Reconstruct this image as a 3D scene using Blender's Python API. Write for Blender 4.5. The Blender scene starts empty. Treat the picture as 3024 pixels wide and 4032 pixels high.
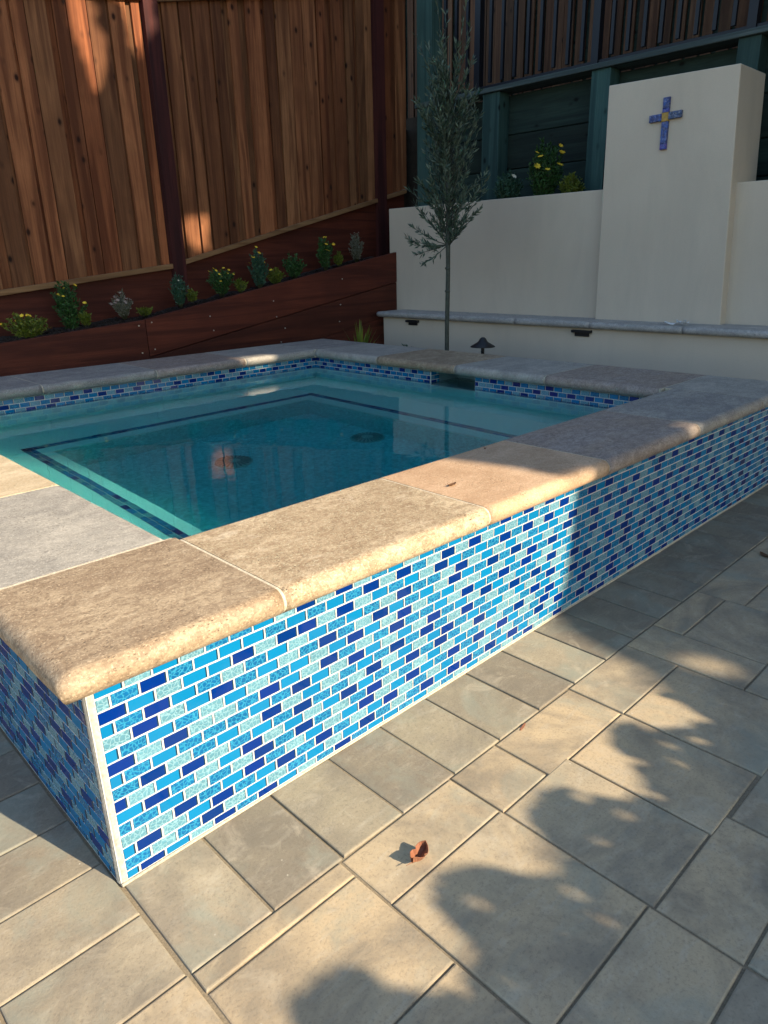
import bpy, math, random
from mathutils import Vector, Matrix
random.seed(7)
R=random.Random(11)
SC=bpy.context.scene
COL=SC.collection
# ------------------------------------------------------------------ camera
cam_d=bpy.data.cameras.new('camera'); cam=bpy.data.objects.new('camera',cam_d); COL.objects.link(cam)
r_=Vector((0.71588193,-0.69786503,-0.0223038)); u_=Vector((0.25094738,0.22735419,0.94092268)); f_=Vector((0.65156617,0.67918662,-0.33788616))
cam.matrix_world=Matrix(((r_.x,u_.x,-f_.x,-0.33586622),(r_.y,u_.y,-f_.y,-1.08775035),(r_.z,u_.z,-f_.z,1.09809526),(0,0,0,1)))
cam_d.sensor_fit='AUTO'; cam_d.sensor_width=36; cam_d.lens=2780.68/4032*36; cam_d.clip_end=500; cam_d.clip_start=0.02
SC.camera=cam
# ------------------------------------------------------------------ light
SUN_EL=math.radians(30)
SUN=Vector((.264*math.cos(SUN_EL),-.9645*math.cos(SUN_EL),math.sin(SUN_EL))).normalized()
W=bpy.data.worlds.new('World'); SC.world=W; W.use_nodes=True
nt=W.node_tree; bg=nt.nodes['Background']
sky=nt.nodes.new('ShaderNodeTexSky'); sky.sky_type='NISHITA'; sky.sun_disc=False
sky.sun_elevation=SUN_EL; sky.sun_rotation=math.atan2(SUN.x,SUN.y); sky.air_density=1.2; sky.dust_density=.8; sky.ozone_density=1.5
nt.links.new(sky.outputs[0],bg.inputs[0]); bg.inputs[1].default_value=.118
sd=bpy.data.lights.new('sun','SUN'); sd.energy=4.8; sd.angle=math.radians(.53); sd.color=(1,.83,.60)
so=bpy.data.objects.new('sun',sd); COL.objects.link(so)
so.rotation_euler=SUN.to_track_quat('Z','Y').to_euler()
vs=SC.view_settings; vs.view_transform='Standard'; vs.look='None'; vs.gamma=1; vs.exposure=1.0; vs.use_curve_mapping=False
cy=SC.cycles; cy.use_denoising=True; cy.max_bounces=10; cy.transmission_bounces=8; cy.transparent_max_bounces=12
cy.caustics_refractive=True; cy.caustics_reflective=False; cy.sample_clamp_indirect=12; cy.blur_glossy=.5

# ------------------------------------------------------------------ helpers
def tag(o,label=None,cat=None,group=None,kind=None):
    if label: o['label']=label
    if cat: o['category']=cat
    if group: o['group']=group
    if kind: o['kind']=kind
    return o
def empty(name,loc=(0,0,0),label=None,cat=None,group=None):
    o=bpy.data.objects.new(name,None); COL.objects.link(o); o.location=loc; o.empty_display_size=.1
    return tag(o,label,cat,group)
class MB:
    def __init__(s): s.v=[]; s.f=[]; s.m=[]; s.c=[]; s.sm=[]
    def face(s,idx,m=0,c=(.5,.5,.5),smooth=False): s.f.append(idx); s.m.append(m); s.c.append(c); s.sm.append(smooth)
    def add(s,vs_): n=len(s.v); s.v.extend([tuple(x) for x in vs_]); return n
    def quad(s,a,b,c,d,m=0,col=(.5,.5,.5)):
        n=s.add([a,b,c,d]); s.face((n,n+1,n+2,n+3),m,col)
    def box(s,x0,x1,y0,y1,z0,z1,m=0,c=(.5,.5,.5),M=None):
        vs_=[Vector(p) for p in ((x0,y0,z0),(x1,y0,z0),(x1,y1,z0),(x0,y1,z0),(x0,y0,z1),(x1,y0,z1),(x1,y1,z1),(x0,y1,z1))]
        if M: vs_=[M@p for p in vs_]
        n=s.add(vs_)
        for q in ((3,2,1,0),(4,5,6,7),(0,1,5,4),(1,2,6,5),(2,3,7,6),(3,0,4,7)): s.face(tuple(n+i for i in q),m,c)
    def bbox(s,x0,x1,y0,y1,z0,z1,b=.003,m=0,c=(.5,.5,.5),sl=None):
        # chamfered box; sl: function z offset by x for sloping boards
        R3=[]
        for (i,z) in ((b,z0),(0,z0+b),(0,z1-b),(b,z1)):
            for (x,y) in ((x0+i,y0+i),(x1-i,y0+i),(x1-i,y1-i),(x0+i,y1-i)):
                R3.append((x,y,z+(sl(x) if sl else 0)))
        n=s.add(R3)
        s.face((n+3,n+2,n+1,n),m,c); s.face((n+12,n+13,n+14,n+15),m,c)
        for k in range(3):
            for j in range(4):
                a=n+4*k+j; b2=n+4*k+(j+1)%4
                s.face((a,b2,b2+4,a+4),m,c)
    def tube(s,pts,rad,seg=8,m=0,c=(.5,.5,.5),cap=True):
        rings=[]
        for i,p in enumerate(pts):
            p=Vector(p); a=Vector(pts[max(0,i-1)]); b=Vector(pts[min(len(pts)-1,i+1)])
            t=(b-a).normalized() if (b-a).length>1e-9 else Vector((0,0,1))
            x=t.orthogonal().normalized()
            if i and rings: 
                x=(px-t*px.dot(t)).normalized()
            px=x; y=t.cross(x); r=rad[i] if hasattr(rad,'__len__') else rad
            rings.append(s.add([p+(x*math.cos(2*math.pi*k/seg)+y*math.sin(2*math.pi*k/seg))*r for k in range(seg)]))
        for i in range(len(rings)-1):
            for k in range(seg):
                k2=(k+1)%seg
                s.face((rings[i]+k,rings[i]+k2,rings[i+1]+k2,rings[i+1]+k),m,c,True)
        if cap:
            s.face(tuple(rings[0]+k for k in range(seg))[::-1],m,c); s.face(tuple(rings[-1]+k for k in range(seg)),m,c)
    def lathe(s,prof,cx,cy_,seg=24,m=0,c=(.5,.5,.5)):
        rs=[s.add([(cx+r*math.cos(2*math.pi*k/seg),cy_+r*math.sin(2*math.pi*k/seg),z) for k in range(seg)]) for r,z in prof]
        for i in range(len(rs)-1):
            for k in range(seg):
                k2=(k+1)%seg; s.face((rs[i]+k,rs[i]+k2,rs[i+1]+k2,rs[i+1]+k),m,c,True)
    def build(s,name,mats,parent=None,bevel=None):
        me=bpy.data.meshes.new(name); me.from_pydata(s.v,[],s.f)
        if not isinstance(mats,(list,tuple)): mats=[mats]
        for m in mats: me.materials.append(m)
        me.polygons.foreach_set('material_index',s.m); me.polygons.foreach_set('use_smooth',s.sm)
        at=me.attributes.new('tint','FLOAT_COLOR','FACE')
        fl=[]
        for c in s.c: fl.extend((c[0],c[1],c[2],1))
        at.data.foreach_set('color',fl)
        me.update()
        o=bpy.data.objects.new(name,me); COL.objects.link(o)
        if parent: 
            o.parent=parent; o.matrix_parent_inverse=Matrix.Translation(-Vector(parent.location))
        if bevel:
            b=o.modifiers.new('bevel','BEVEL'); b.width=bevel; b.segments=3; b.limit_method='ANGLE'
        return o
# ---- node helpers
class NT:
    def __init__(s,name):
        s.m=bpy.data.materials.new(name); s.m.use_nodes=True; s.t=s.m.node_tree; s.n=s.t.nodes; s.b=s.n['Principled BSDF']; s.out=s.n['Material Output']
    def node(s,t,ins={},**kw):
        n=s.n.new(t)
        for k,v in kw.items(): setattr(n,k,v)
        for k,v in ins.items(): s.set(n,k,v)
        return n
    def set(s,n,k,v):
        if isinstance(v,bpy.types.NodeSocket): s.t.links.new(v,n.inputs[k])
        else: n.inputs[k].default_value=v
    def noise(s,vec,scale,detail=4,rough=.55,dist=0,out=0):
        return s.node('ShaderNodeTexNoise',{'Vector':vec,'Scale':scale,'Detail':detail,'Roughness':rough,'Distortion':dist}).outputs[out]
    def vor(s,vec,scale,feature='F1',out='Distance',rnd=1):
        n=s.node('ShaderNodeTexVoronoi',feature=feature); s.set(n,'Vector',vec); s.set(n,'Scale',scale); s.set(n,'Randomness',rnd); return n.outputs[out]
    def map(s,vec,scale=(1,1,1),loc=(0,0,0),rot=(0,0,0)):
        return s.node('ShaderNodeMapping',{'Vector':vec,'Scale':scale,'Location':loc,'Rotation':rot}).outputs[0]
    def ramp(s,fac,stops,interp='LINEAR'):
        n=s.node('ShaderNodeValToRGB'); s.set(n,0,fac); cr=n.color_ramp; cr.interpolation=interp
        while len(cr.elements)>1: cr.elements.remove(cr.elements[-1])
        for i,(p,c) in enumerate(stops):
            e=cr.elements[0] if i==0 else cr.elements.new(p)
            e.position=p; e.color=(c,c,c,1) if isinstance(c,(int,float)) else (c[0],c[1],c[2],1)
        return n.outputs[0]
    def mix(s,f,a,b,mode='MIX'):
        n=s.node('ShaderNodeMix',data_type='RGBA',blend_type=mode)
        for i,v in ((0,f),(6,a),(7,b)):
            if isinstance(v,bpy.types.NodeSocket): s.t.links.new(v,n.inputs[i])
            elif i and isinstance(v,(int,float)): n.inputs[i].default_value=(v,v,v,1)
            elif i: n.inputs[i].default_value=(v[0],v[1],v[2],1)
            else: n.inputs[i].default_value=v
        return n.outputs[2]
    def math(s,op,a,b=0,clamp=False):
        n=s.node('ShaderNodeMath',operation=op,use_clamp=clamp); s.set(n,0,a); s.set(n,1,b); return n.outputs[0]
    def vmath(s,op,a,b):
        n=s.node('ShaderNodeVectorMath',operation=op); s.set(n,0,a); s.set(n,1,b); return n.outputs[0]
    def pos(s): return s.node('ShaderNodeTexCoord').outputs['Object']
    def tint(s): return s.node('ShaderNodeAttribute',attribute_name='tint').outputs['Color']
    def bump(s,h,st=.3,d=.01):
        n=s.node('ShaderNodeBump',{'Height':h,'Strength':st,'Distance':d}); s.t.links.new(n.outputs[0],s.b.inputs['Normal']); return n
    def base(s,c): s.set(s.b,'Base Color',c if isinstance(c,bpy.types.NodeSocket) else (c[0],c[1],c[2],1))
    def rough(s,c): s.set(s.b,'Roughness',c)
# ------------------------------------------------------------------ materials
def mat_plain(name,c,rough=.6,metal=0,nz=0,spec=.5):
    t=NT(name); P=t.pos()
    if nz: 
        n=t.noise(P,nz,4); k=t.ramp(n,[(.3,.7),(.7,1.2)]); t.base(t.mix(1,c,k,'MULTIPLY'))
    else: t.base(c)
    t.rough(rough); t.set(t.b,'Metallic',metal); t.set(t.b,'Specular IOR Level',spec); return t.m
def mat_wood(name,c1,c2,dark,rough=.75,axis='z',tintamt=1.0,knots=True,grain=1):
    t=NT(name); P=t.pos(); T=t.tint()
    off=t.vmath('MULTIPLY',T,(7.3,5.1,9.7)); V=t.vmath('ADD',P,off)
    sc={'z':(1,1,.045),'x':(.045,1,1),'y':(1,.045,1)}[axis]; ks={'z':(1,1,.45),'x':(.45,1,1),'y':(1,.45,1)}[axis]
    wob=t.noise(t.map(V,tuple(a*3 for a in ks)),2,2); Vw=t.vmath('ADD',t.map(V,sc),t.node('ShaderNodeVectorMath',{0:wob},operation='SCALE').outputs[0]) 
    g=t.noise(t.map(V,sc),75*grain,6,.65,.6); g2=t.noise(t.map(V,sc),14*grain,3,.5,1.0)
    col=t.mix(t.ramp(g,[(.35,0),(.68,1)]),c1,c2)
    col=t.mix(t.ramp(g2,[(.38,.75),(.55,0)]),col,dark)
    blot=t.noise(V,2.3,3); col=t.mix(t.ramp(blot,[(.35,.55),(.6,0)]),col,t.mix(.5,dark,c1))
    if knots:
        k=t.vor(t.map(V,tuple(q_**.6 for q_ in ks)),8.5); kr=t.ramp(k,[(.05,1),(.085,.85),(.13,.3),(.2,0)])
        col=t.mix(kr,col,tuple(x*.28 for x in dark))
    sep=t.node('ShaderNodeSeparateColor',{0:T}); br=t.math('MULTIPLY_ADD',sep.outputs[0],1.1*tintamt); 
    br.node.inputs[2].default_value=1-.55*tintamt
    col=t.mix(1,col,br,'MULTIPLY')
    hue=t.mix(t.math('MULTIPLY',sep.outputs[1],.45*tintamt),col,t.mix(1,col,(1.35,.62,.40),'MULTIPLY'))
    t.base(hue); t.rough(rough); t.set(t.b,'Specular IOR Level',.25); t.bump(g,.5,.006); return t.m
M={}
M['cedar']=mat_wood('cedar_boards',(.175,.078,.034),(.30,.140,.062),(.062,.020,.008))
M['rail']=mat_wood('rail_wood',(.22,.13,.06),(.30,.19,.095),(.11,.055,.025),axis='x',knots=False)
M['redstain']=mat_wood('red_stained_wood',(.080,.021,.012),(.125,.033,.018),(.04,.010,.007),axis='x',knots=False,tintamt=.5,rough=.65)
M['redpost']=mat_wood('red_stained_post',(.060,.016,.014),(.085,.022,.019),(.02,.006,.008),axis='z',knots=False,tintamt=.4)
M['green']=mat_wood('green_treated_post',(.035,.085,.082),(.055,.12,.11),(.016,.045,.046),axis='z',tintamt=.4)
M['greenh']=mat_wood('green_treated_plank',(.020,.042,.036),(.034,.064,.052),(.010,.02,.02),axis='y',tintamt=.5)
M['cap']=mat_wood('weathered_cap',(.07,.11,.11),(.14,.19,.19),(.03,.05,.055),axis='y',tintamt=.3,knots=False)
M['rear']=mat_wood('rear_fence_boards',(.085,.046,.026),(.14,.082,.046),(.04,.02,.012),axis='z',tintamt=.8)
M['metal']=mat_plain('dark_metal',(.008,.012,.02),.45,.3)
M['black']=mat_plain('black_fixture',(.01,.011,.013),.5)
M['screw']=mat_plain('zinc_screw',(.5,.48,.45),.35,.8)
M['soil']=mat_plain('mulch',(.018,.011,.008),.95,0,60)
def mat_stucco():
    t=NT('stucco'); P=t.pos(); n=t.noise(P,140,5,.7); m=t.noise(P,1.3,3)
    c=t.mix(t.ramp(m,[(.3,0),(.7,1)]),(.62,.54,.43),(.68,.60,.485)); c=t.mix(t.ramp(n,[(.3,.25),(.6,0)]),c,(.50,.46,.39)); c=t.mix(t.ramp(t.noise(t.map(P,(1,1,.25)),3.2,5,.65,.6),[(.5,0),(.8,.35)]),c,(.44,.40,.33))
    t.base(c); t.rough(.9); t.bump(n,.35,.004); return t.m
M['stucco']=mat_stucco()
def travertine(name,c1,c2,dark,spk=.5,streak=1.0,rot=0.,light=None,seed=0):
    t=NT(name); P=t.map(t.pos(),(1,1,1),(seed*3.7,seed*1.3,0),(0,0,rot))
    a=t.noise(t.map(P,(1,1.7,1.7)),5,6,.6,.5); b=t.noise(t.map(P,(1,1.6,1.6)),26,7,.72,.8); c_=t.noise(P,150,4,.7)
    col=t.mix(t.ramp(a,[(.38,0),(.60,1)]),tuple(x*.88 for x in c1),tuple(x*1.06 for x in c2)); cl_=t.noise(P,2.6,4,.6,1.0); col=t.mix(t.ramp(cl_,[(.42,.5),(.58,0)]),col,tuple(x*.55+y*.4 for x,y in zip(c1,dark)))
    col=t.mix(t.math('MULTIPLY',t.ramp(b,[(.42,1),(.56,0)]),.75*spk+.15),col,dark)
    if light: col=t.mix(t.ramp(t.noise(t.map(P,(1,1.5,1.5)),18,5,.7,1.2),[(.57,0),(.72,.65)]),col,light)
    col=t.mix(t.ramp(c_,[(.38,.4*spk+.15),(.5,0)]),col,tuple(x*.45 for x in dark))
    f2=t.noise(P,230,3,.6); col=t.mix(t.ramp(f2,[(.56,0),(.68,.55)]),col,tuple(min(.8,x*1.5+.04) for x in c2)); f3=t.noise(t.map(P,loc=(5,3,1)),120,4,.7); col=t.mix(t.ramp(f3,[(.56,0),(.66,.6*spk+.1)]),col,tuple(x*.7 for x in dark))
    pit=t.ramp(t.vor(t.map(P,(1,2,2)),80),[(.12,1),(.24,0)]); msk=t.ramp(t.noise(P,9,3),[(.5,0),(.62,1)])
    pm=t.math('MULTIPLY',pit,msk); col=t.mix(t.math('MULTIPLY',pm,.8),col,tuple(x*.3 for x in dark))
    t.base(col); t.rough(t.ramp(b,[(.3,.75),(.7,.5)]))
    h=t.math('SUBTRACT',t.math('ADD',t.math('MULTIPLY',b,.5),t.math('MULTIPLY',c_,.35)),pm); t.bump(h,.6,.004); return t.m
TR={}
TR['tan']=travertine('travertine_tan',(.37,.275,.18),(.46,.36,.24),(.21,.145,.09),.6,light=(.6,.5,.36),seed=1)
TR['beige']=travertine('travertine_beige',(.50,.385,.25),(.62,.50,.34),(.27,.18,.105),.62,light=(.68,.58,.44),seed=2)
TR['orange']=travertine('travertine_orange',(.55,.36,.22),(.62,.43,.28),(.42,.26,.15),.25,seed=3)
TR['brown']=travertine('travertine_brown',(.44,.34,.26),(.37,.31,.27),(.20,.16,.14),.65,seed=4)
TR['grey']=travertine('travertine_grey',(.31,.295,.275),(.40,.37,.32),(.19,.175,.165),.5,seed=5)
TR['silver']=travertine('travertine_silver',(.36,.34,.30),(.46,.43,.37),(.26,.24,.21),.4,light=(.55,.51,.46),seed=6)
TR['cream']=travertine('travertine_cream',(.60,.48,.31),(.66,.55,.38),(.45,.33,.2),.3,seed=7)
TR['bench']=travertine('travertine_bench',(.44,.43,.41),(.54,.52,.48),(.25,.24,.23),.6,rot=1.57,seed=8)
M['grout']=mat_plain('white_grout',(.60,.61,.58),.85,0,180)
M['cgrout']=mat_plain('cream_grout',(.62,.55,.42),.9,0,150)
def glass_tile(name,c,vein=None,rough=.06,dk=None):
    t=NT(name); P=t.pos(); T=t.tint()
    sep=t.node('ShaderNodeSeparateColor',{0:T}); V=t.vmath('ADD',P,t.vmath('MULTIPLY',T,(3.1,5.7,4.3)))
    col=t.mix(t.math('MULTIPLY',sep.outputs[0],.5),c,dk or tuple(x*.6 for x in c))
    if vein:
        dv=t.vmath('ADD',V,t.node('ShaderNodeVectorMath',{0:t.noise(V,90,2,out=1),3:.008},operation='SCALE').outputs[0])
        e=t.vor(dv,115,'DISTANCE_TO_EDGE'); col=t.mix(t.ramp(e,[(.02,.85),(.14,.0)]),col,vein)
        h=t.ramp(e,[(0,0),(.25,1)]); n=t.bump(h,.5,.0015); rough=.14
        n2=t.noise(V,300,2); col=t.mix(t.ramp(n2,[(.4,.25),(.6,0)]),col,tuple(x*.65 for x in c))
    else:
        n=t.noise(V,18,2); t.bump(n,.12,.004)
    t.base(col); t.rough(rough); t.set(t.b,'IOR',1.5); t.set(t.b,'Specular IOR Level',.28); t.set(t.b,'Coat Weight',.0); t.set(t.b,'Coat Roughness',.03); return t.m
M['navy']=glass_tile('tile_navy',(.0,.024,.20),dk=(.001,.030,.12))
M['cyan']=glass_tile('tile_cyan',(.003,.185,.41),dk=(.004,.135,.32))
M['mid']=glass_tile('tile_crackle_blue',(.005,.125,.33),(.035,.31,.50))
M['pale']=glass_tile('tile_crackle_pale',(.11,.29,.39),(.24,.43,.52))
M['tedge']=mat_plain('tile_edge_refraction',(.004,.03,.07),.25)  # dark strip on each tile's right end, painted for refraction in thick glass
TILE=[M['grout'],M['navy'],M['cyan'],M['mid'],M['pale'],M['tedge']]
def mat_plaster():
    t=NT('pool_plaster'); P=t.pos(); n=t.noise(P,60,4); c=t.mix(t.ramp(n,[(.3,0),(.7,1)]),(.80,.90,.85),(.86,.93,.89)); t.base(c); t.rough(.8); t.bump(n,.2,.002); return t.m
M['plaster']=mat_plaster()
def mat_paver(name,ramp,rgh=.85):
    t=NT(name); P=t.pos(); T=t.tint(); V=t.vmath('ADD',P,t.vmath('MULTIPLY',T,(9.1,7.7,1)))
    a=t.noise(V,4.5,5,.6,.4); b=t.noise(V,170,4,.75); d=t.noise(t.map(V,(1,3,1),rot=(0,0,.9)),13,4,.65,1)
    sep=t.node('ShaderNodeSeparateColor',{0:T})
    k=t.math('ADD',t.math('MULTIPLY',a,.55),t.math('MULTIPLY',sep.outputs[0],.45))
    col=t.ramp(k,ramp); col=t.mix(t.ramp(d,[(.52,0),(.72,.32)]),col,(.50,.46,.38)); col=t.mix(t.ramp(t.noise(V,7,4,.6),[(.36,.35),(.5,0)]),col,(.16,.145,.125))
    col=t.mix(t.ramp(b,[(.33,.4),(.48,0)]),col,(.12,.10,.08)); col=t.mix(t.ramp(b,[(.58,0),(.75,.28)]),col,(.55,.5,.42))
    fk=t.ramp(t.vor(V,26),[(.025,1),(.06,0)]); col=t.mix(t.math('MULTIPLY',fk,t.ramp(t.noise(V,5,2),[(.5,0),(.6,.7)])),col,(.60,.56,.48))
    st_=t.ramp(t.noise(V,2.2,5,.7,1.5),[(.44,0),(.66,.7)]); col=t.mix(st_,col,(.17,.15,.12)); col=t.mix(t.ramp(t.noise(t.map(V,loc=(4,4,0)),3.1,5,.65,1),[(.50,0),(.66,.6)]),col,(.26,.285,.24)); col=t.mix(t.ramp(t.noise(t.map(V,loc=(9,2,0)),8,5,.7,1.2),[(.55,0),(.7,.4)]),col,(.50,.44,.34))
    t.base(col); t.rough(rgh); t.bump(b,.4,.002); return t.m
M['paver_b']=mat_paver('border_paver',[(.27,(.235,.20,.15)),(.5,(.31,.27,.195)),(.73,(.38,.32,.23))])
M['paver_f']=mat_paver('field_paver',[(.28,(.25,.23,.185)),(.5,(.40,.335,.235)),(.72,(.50,.39,.25))])
M['sand']=mat_plain('joint_sand',(.25,.205,.14),.95,0,320)
M['earth']=mat_plain('terrace_earth',(.03,.022,.015),.95,0,30)
# ------------------------------------------------------------------ ground + patio
g=MB(); gx=(-60,.05,3.35,60); gy=(-60,.05,3.40,60); gn=g.add([(x,y,-.0045) for y in gy for x in gx])   # one sheet with an opening for the sunken basin
for j in range(3):
    for i in range(3):
        if (i,j)!=(1,1): a=gn+4*j+i; g.face((a,a+1,a+5,a+4))
tag(g.build('ground',M['sand']),kind='structure')
pb=MB()
def paver(x0,x1,y0,y1,m,warm=0.):
    gp=.0018+R.random()*.0010; dz=R.uniform(-.0009,.0009); b=.0028
    c=(warm+(1-warm)*R.random(),R.random(),R.random())
    tx=R.uniform(-.0010,.0010)
    pts=[]
    x0+=gp+R.uniform(0,.001); x1-=gp+R.uniform(0,.001); y0+=gp; y1-=gp
    for (i,z) in ((0,-.02),(0,-b),(b*.4,-b*.3),(b*1.3,0)):
        for (x,y) in ((x0+i,y0+i),(x1-i,y0+i),(x1-i,y1-i),(x0+i,y1-i)): pts.append((x,y,z+dz+(tx if x>(x0+x1)/2 else -tx)))
    n=pb.add(pts); pb.face((n+12,n+13,n+14,n+15),m,c)
    for k in range(3):
        for j in range(4):
            a=n+4*k+j; b2=n+4*k+(j+1)%4; pb.face((a,b2,b2+4,a+4),m,c)
U=.1625
for k in range(0,27): paver(.002+.1667*k,.002+.1667*(k+1),-.252,-.002 if k<21 else 0,0)
for k in range(-1,16): paver(-.243,-.002,-.247+.163*k+.163*(0),-.247+.163*(k+1),0) if k>=0 else None
used=[]
def fp(x0,x1,y1,y0): used.append((x0,x1,y0,y1)); paver(x0,x1,y0,y1,1,.62 if x0>=0 else .35)
X=lambda k:.002+.1620*k
fp(X(0),X(2),-.252,-.298); fp(X(0),X(2),-.298,-.545)
fp(X(2),X(4),-.252,-.392); fp(X(4),X(5),-.252,-.400); fp(X(5),X(7),-.252,-.408); fp(X(7),X(9)-.01,-.252,-.412)
fp(X(9)-.01,X(10),-.252,-.589); fp(X(10),X(12),-.252,-.348); fp(X(12),X(15),-.252,-.41)
fp(X(2),X(4),-.392,-.72); fp(X(4),X(5)+.078,-.400,-.73); fp(X(5)+.078,X(7),-.408,-.735); fp(X(7),X(9)-.01,-.412,-.745)
fp(X(10),X(12),-.348,-.589); fp(X(12),X(14),-.41,-.67); fp(X(9)-.01,X(11),-.589,-.745); fp(X(11),X(12),-.589,-.745)
fp(X(0),X(2),-.545,-.72); fp(X(0),X(1),-.72,-.885); fp(X(1),X(2)+.015,-.72,-.885); fp(X(2)+.015,X(4),-.72,-.885)
fp(X(4),X(6)-.01,-.73,-.885); fp(X(6)-.01,X(8),-.74,-.885); fp(X(8),X(11),-.745,-.885)
fp(X(12),X(14),-.67,-.885); fp(X(14),X(15),-.412,-.65); fp(X(14),X(15),-.65,-.885)
for k in range(15,25,2): fp(X(k),X(k+2),-.7395,-.885)
# left side, in front of the corner and beyond the left border
fp(-.405,0,-.247,-.41); fp(-.243,0,-.41,-.57); fp(-.49,-.243,-.41,-.735); fp(-.243,0,-.57,-.885); fp(-.57,-.405,-.247,-.41)
for k,(y1,y0) in enumerate([(-.085,-.247),(.24,-.085),(.40,.24),(.73,.40)]):
    fp(-.243-.325,-.243,y1,y0); fp(-.243-.325-.2435,-.243-.325,y1,y0)
# generic fill on a grid outside what is laid
cell=.1625
def free(x0,x1,y0,y1):
    for a in used:
        if x0<a[1]-.004 and x1>a[0]+.004 and y0<a[3]-.004 and y1>a[2]+.004: return False
    if x1>-.24 and y1>-.25: return False
    return True
def fill(x_start,x_end,y_top,y_bot):
    nx=int((x_end-x_start)/cell); ny=int((y_top-y_bot)/cell)
    occ=[[False]*ny for _ in range(nx)]
    for j in range(ny):
        for i in range(nx):
            if occ[i][j]: continue
            opts=[(2,2),(2,1),(1,2),(3,2),(1,1),(2,2)]; R.shuffle(opts); opts.append((1,1))
            for (a,b) in opts:
                if i+a>nx or j+b>ny or any(occ[i+p][j+q] for p in range(a) for q in range(b)): continue
                x0=x_start+i*cell; y1=y_top-j*cell; rc=(x0,x0+a*cell,y1-b*cell,y1)
                if free(*rc):
                    for p in range(a):
                        for q in range(b): occ[i+p][j+q]=True
                    paver(*rc,1); break
            else:
                h_=cell/3   # cut pieces where the course meets other slabs
                x0=x_start+i*cell; y1=y_top-j*cell
                fr=[(p,q) for q in range(3) for p in range(3) if free(x0+p*h_,x0+(p+1)*h_,y1-(q+1)*h_,y1-q*h_)]
                for q in range(3):
                    ps=[p for p,q2 in fr if q2==q]
                    if ps and ps==list(range(ps[0],ps[-1]+1)): paver(x0+ps[0]*h_,x0+(ps[-1]+1)*h_,y1-(q+1)*h_,y1-q*h_,1)
fill(X(0),X(26),-.885,-3.4)
fill(X(15),X(26),-.252,-.7396)
fill(3.44,4.415,.24,-.01); fill(-3.4,-.815,3.7,-3.4); fill(-.8125,X(0),-.885,-3.4); fill(-.8125,-.243,3.7,.735); fill(-.815,-.49,-.41,-.885)
tag(pb.build('patio',[M['paver_b'],M['paver_f']]),kind='structure')
# planting soil between spa and walls
s=MB(); s.box(3.47,4.36,.24,3.9,-.02,.012); s.box(-3,3.44,3.56,3.9,-.02,.012)
tag(s.build('soil',M['soil']),kind='structure')
# ------------------------------------------------------------------ spa
spa=empty('raised_spa',(1.72,1.73,0),'raised square spa clad in blue mosaic glass tile with stone coping','spa')
OX0,OX1,OY0,OY1=0,3.415,0,3.465
IX0,IX1,IY0,IY1=.325,2.955,.335,3.03
TP=.027; ZT=.428; H=.49
PREV={}
def tiles(mb,org,du,nrm,length,ztop,zbot,seed,pw=.054):
    rr=random.Random(seed); org=Vector(org); du=Vector(du); nrm=Vector(nrm)
    flip=du.cross(Vector((0,0,1))).dot(nrm)<0
    row=0; z=ztop; prev=[]
    while z>zbot+.004:
        zb=max(z-TP,zbot); off=0 if row%2==0 else -pw/2; k=0; u=off; cur=[]
        while u<length-.004:
            a=max(u,0)+0.0018; b=min(u+pw,length)-.0018
            if b-a>.006:
                w=[.165,.29,.29,.255]
                last=cur[-1] if cur else -1
                kk=len(cur); nb_=[last]+([prev[q_] for q_ in ((kk-1,kk) if row%2==0 else (kk,kk-1)) if 0<=q_<len(prev)] if prev else [])
                pool=[q_ for q_ in (1,2,3,4) if q_ not in nb_] or [2]
                if rr.random()<.12: pool=[1,2,3,4]
                ch=rr.choices(pool,[w[q_-1] for q_ in pool])[0]
                cur.append(ch)
                j=rr.uniform(-.0004,.0004); t0,t1=zb+.0018+j,z-.0018+j; d=.0013+rr.uniform(-.0002,.0002); c=.0007
                col=(rr.random(),rr.random(),rr.random())
                e=.0030 if ch in (1,2) else .0016
                tilt=rr.uniform(-.00025,.00025)
                def V(uu,zz,dd): return org+du*uu+Vector((0,0,zz))+nrm*(dd)
                L=[V(a,t0,0),V(b,t0,0),V(b,t1,0),V(a,t1,0), V(a+c,t0+c,d+tilt),V(b-c-e,t0+c,d-tilt),V(b-c-e,t1-c,d-tilt),V(a+c,t1-c,d+tilt),V(b-c,t0+c,d-tilt),V(b-c,t1-c,d-tilt)]
                n=mb.add(L)
                F=[((4,5,6,7),ch),((5,8,9,6),5),((0,1,8,5,4),ch),((1,2,9,8),5),((2,3,7,6,9),ch),((3,0,4,7),ch)]
                for f,mi in F:
                    f=tuple(n+i for i in f); mb.face(f[::-1] if flip else f,mi,col)
            u+=pw; k+=1
        prev=cur; z-=TP; row+=1
# outer tiled faces
def wallface(name,org,du,nrm,length,seed,zt=ZT+.012,zb=0.):
    mb=MB(); 
    o=Vector(org); d=Vector(du)*length; n=Vector(nrm)*.0012
    tiles(mb,o+Vector((0,0,0))+n,du,nrm,length,ZT,zb+.004,seed)
    a,b=o+n,o+d+n
    flip=Vector(du).cross(Vector((0,0,1))).dot(Vector(nrm))<0
    q=[(a.x,a.y,zb),(b.x,b.y,zb),(b.x,b.y,zt),(a.x,a.y,zt)]
    if flip: q=q[::-1]
    i=mb.add(q); mb.face((i,i+1,i+2,i+3),0)
    return mb.build(name,TILE,spa)
wallface('tile_face',(.012,0,0),(1,0,0),(0,-1,0),OX1-.012,101)
wallface('tile_face',(0,OY1,0),(0,-1,0),(-1,0,0),OY1-.012,102)
wallface('tile_face',(OX1,0,0),(0,1,0),(1,0,0),OY1,103)
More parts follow.
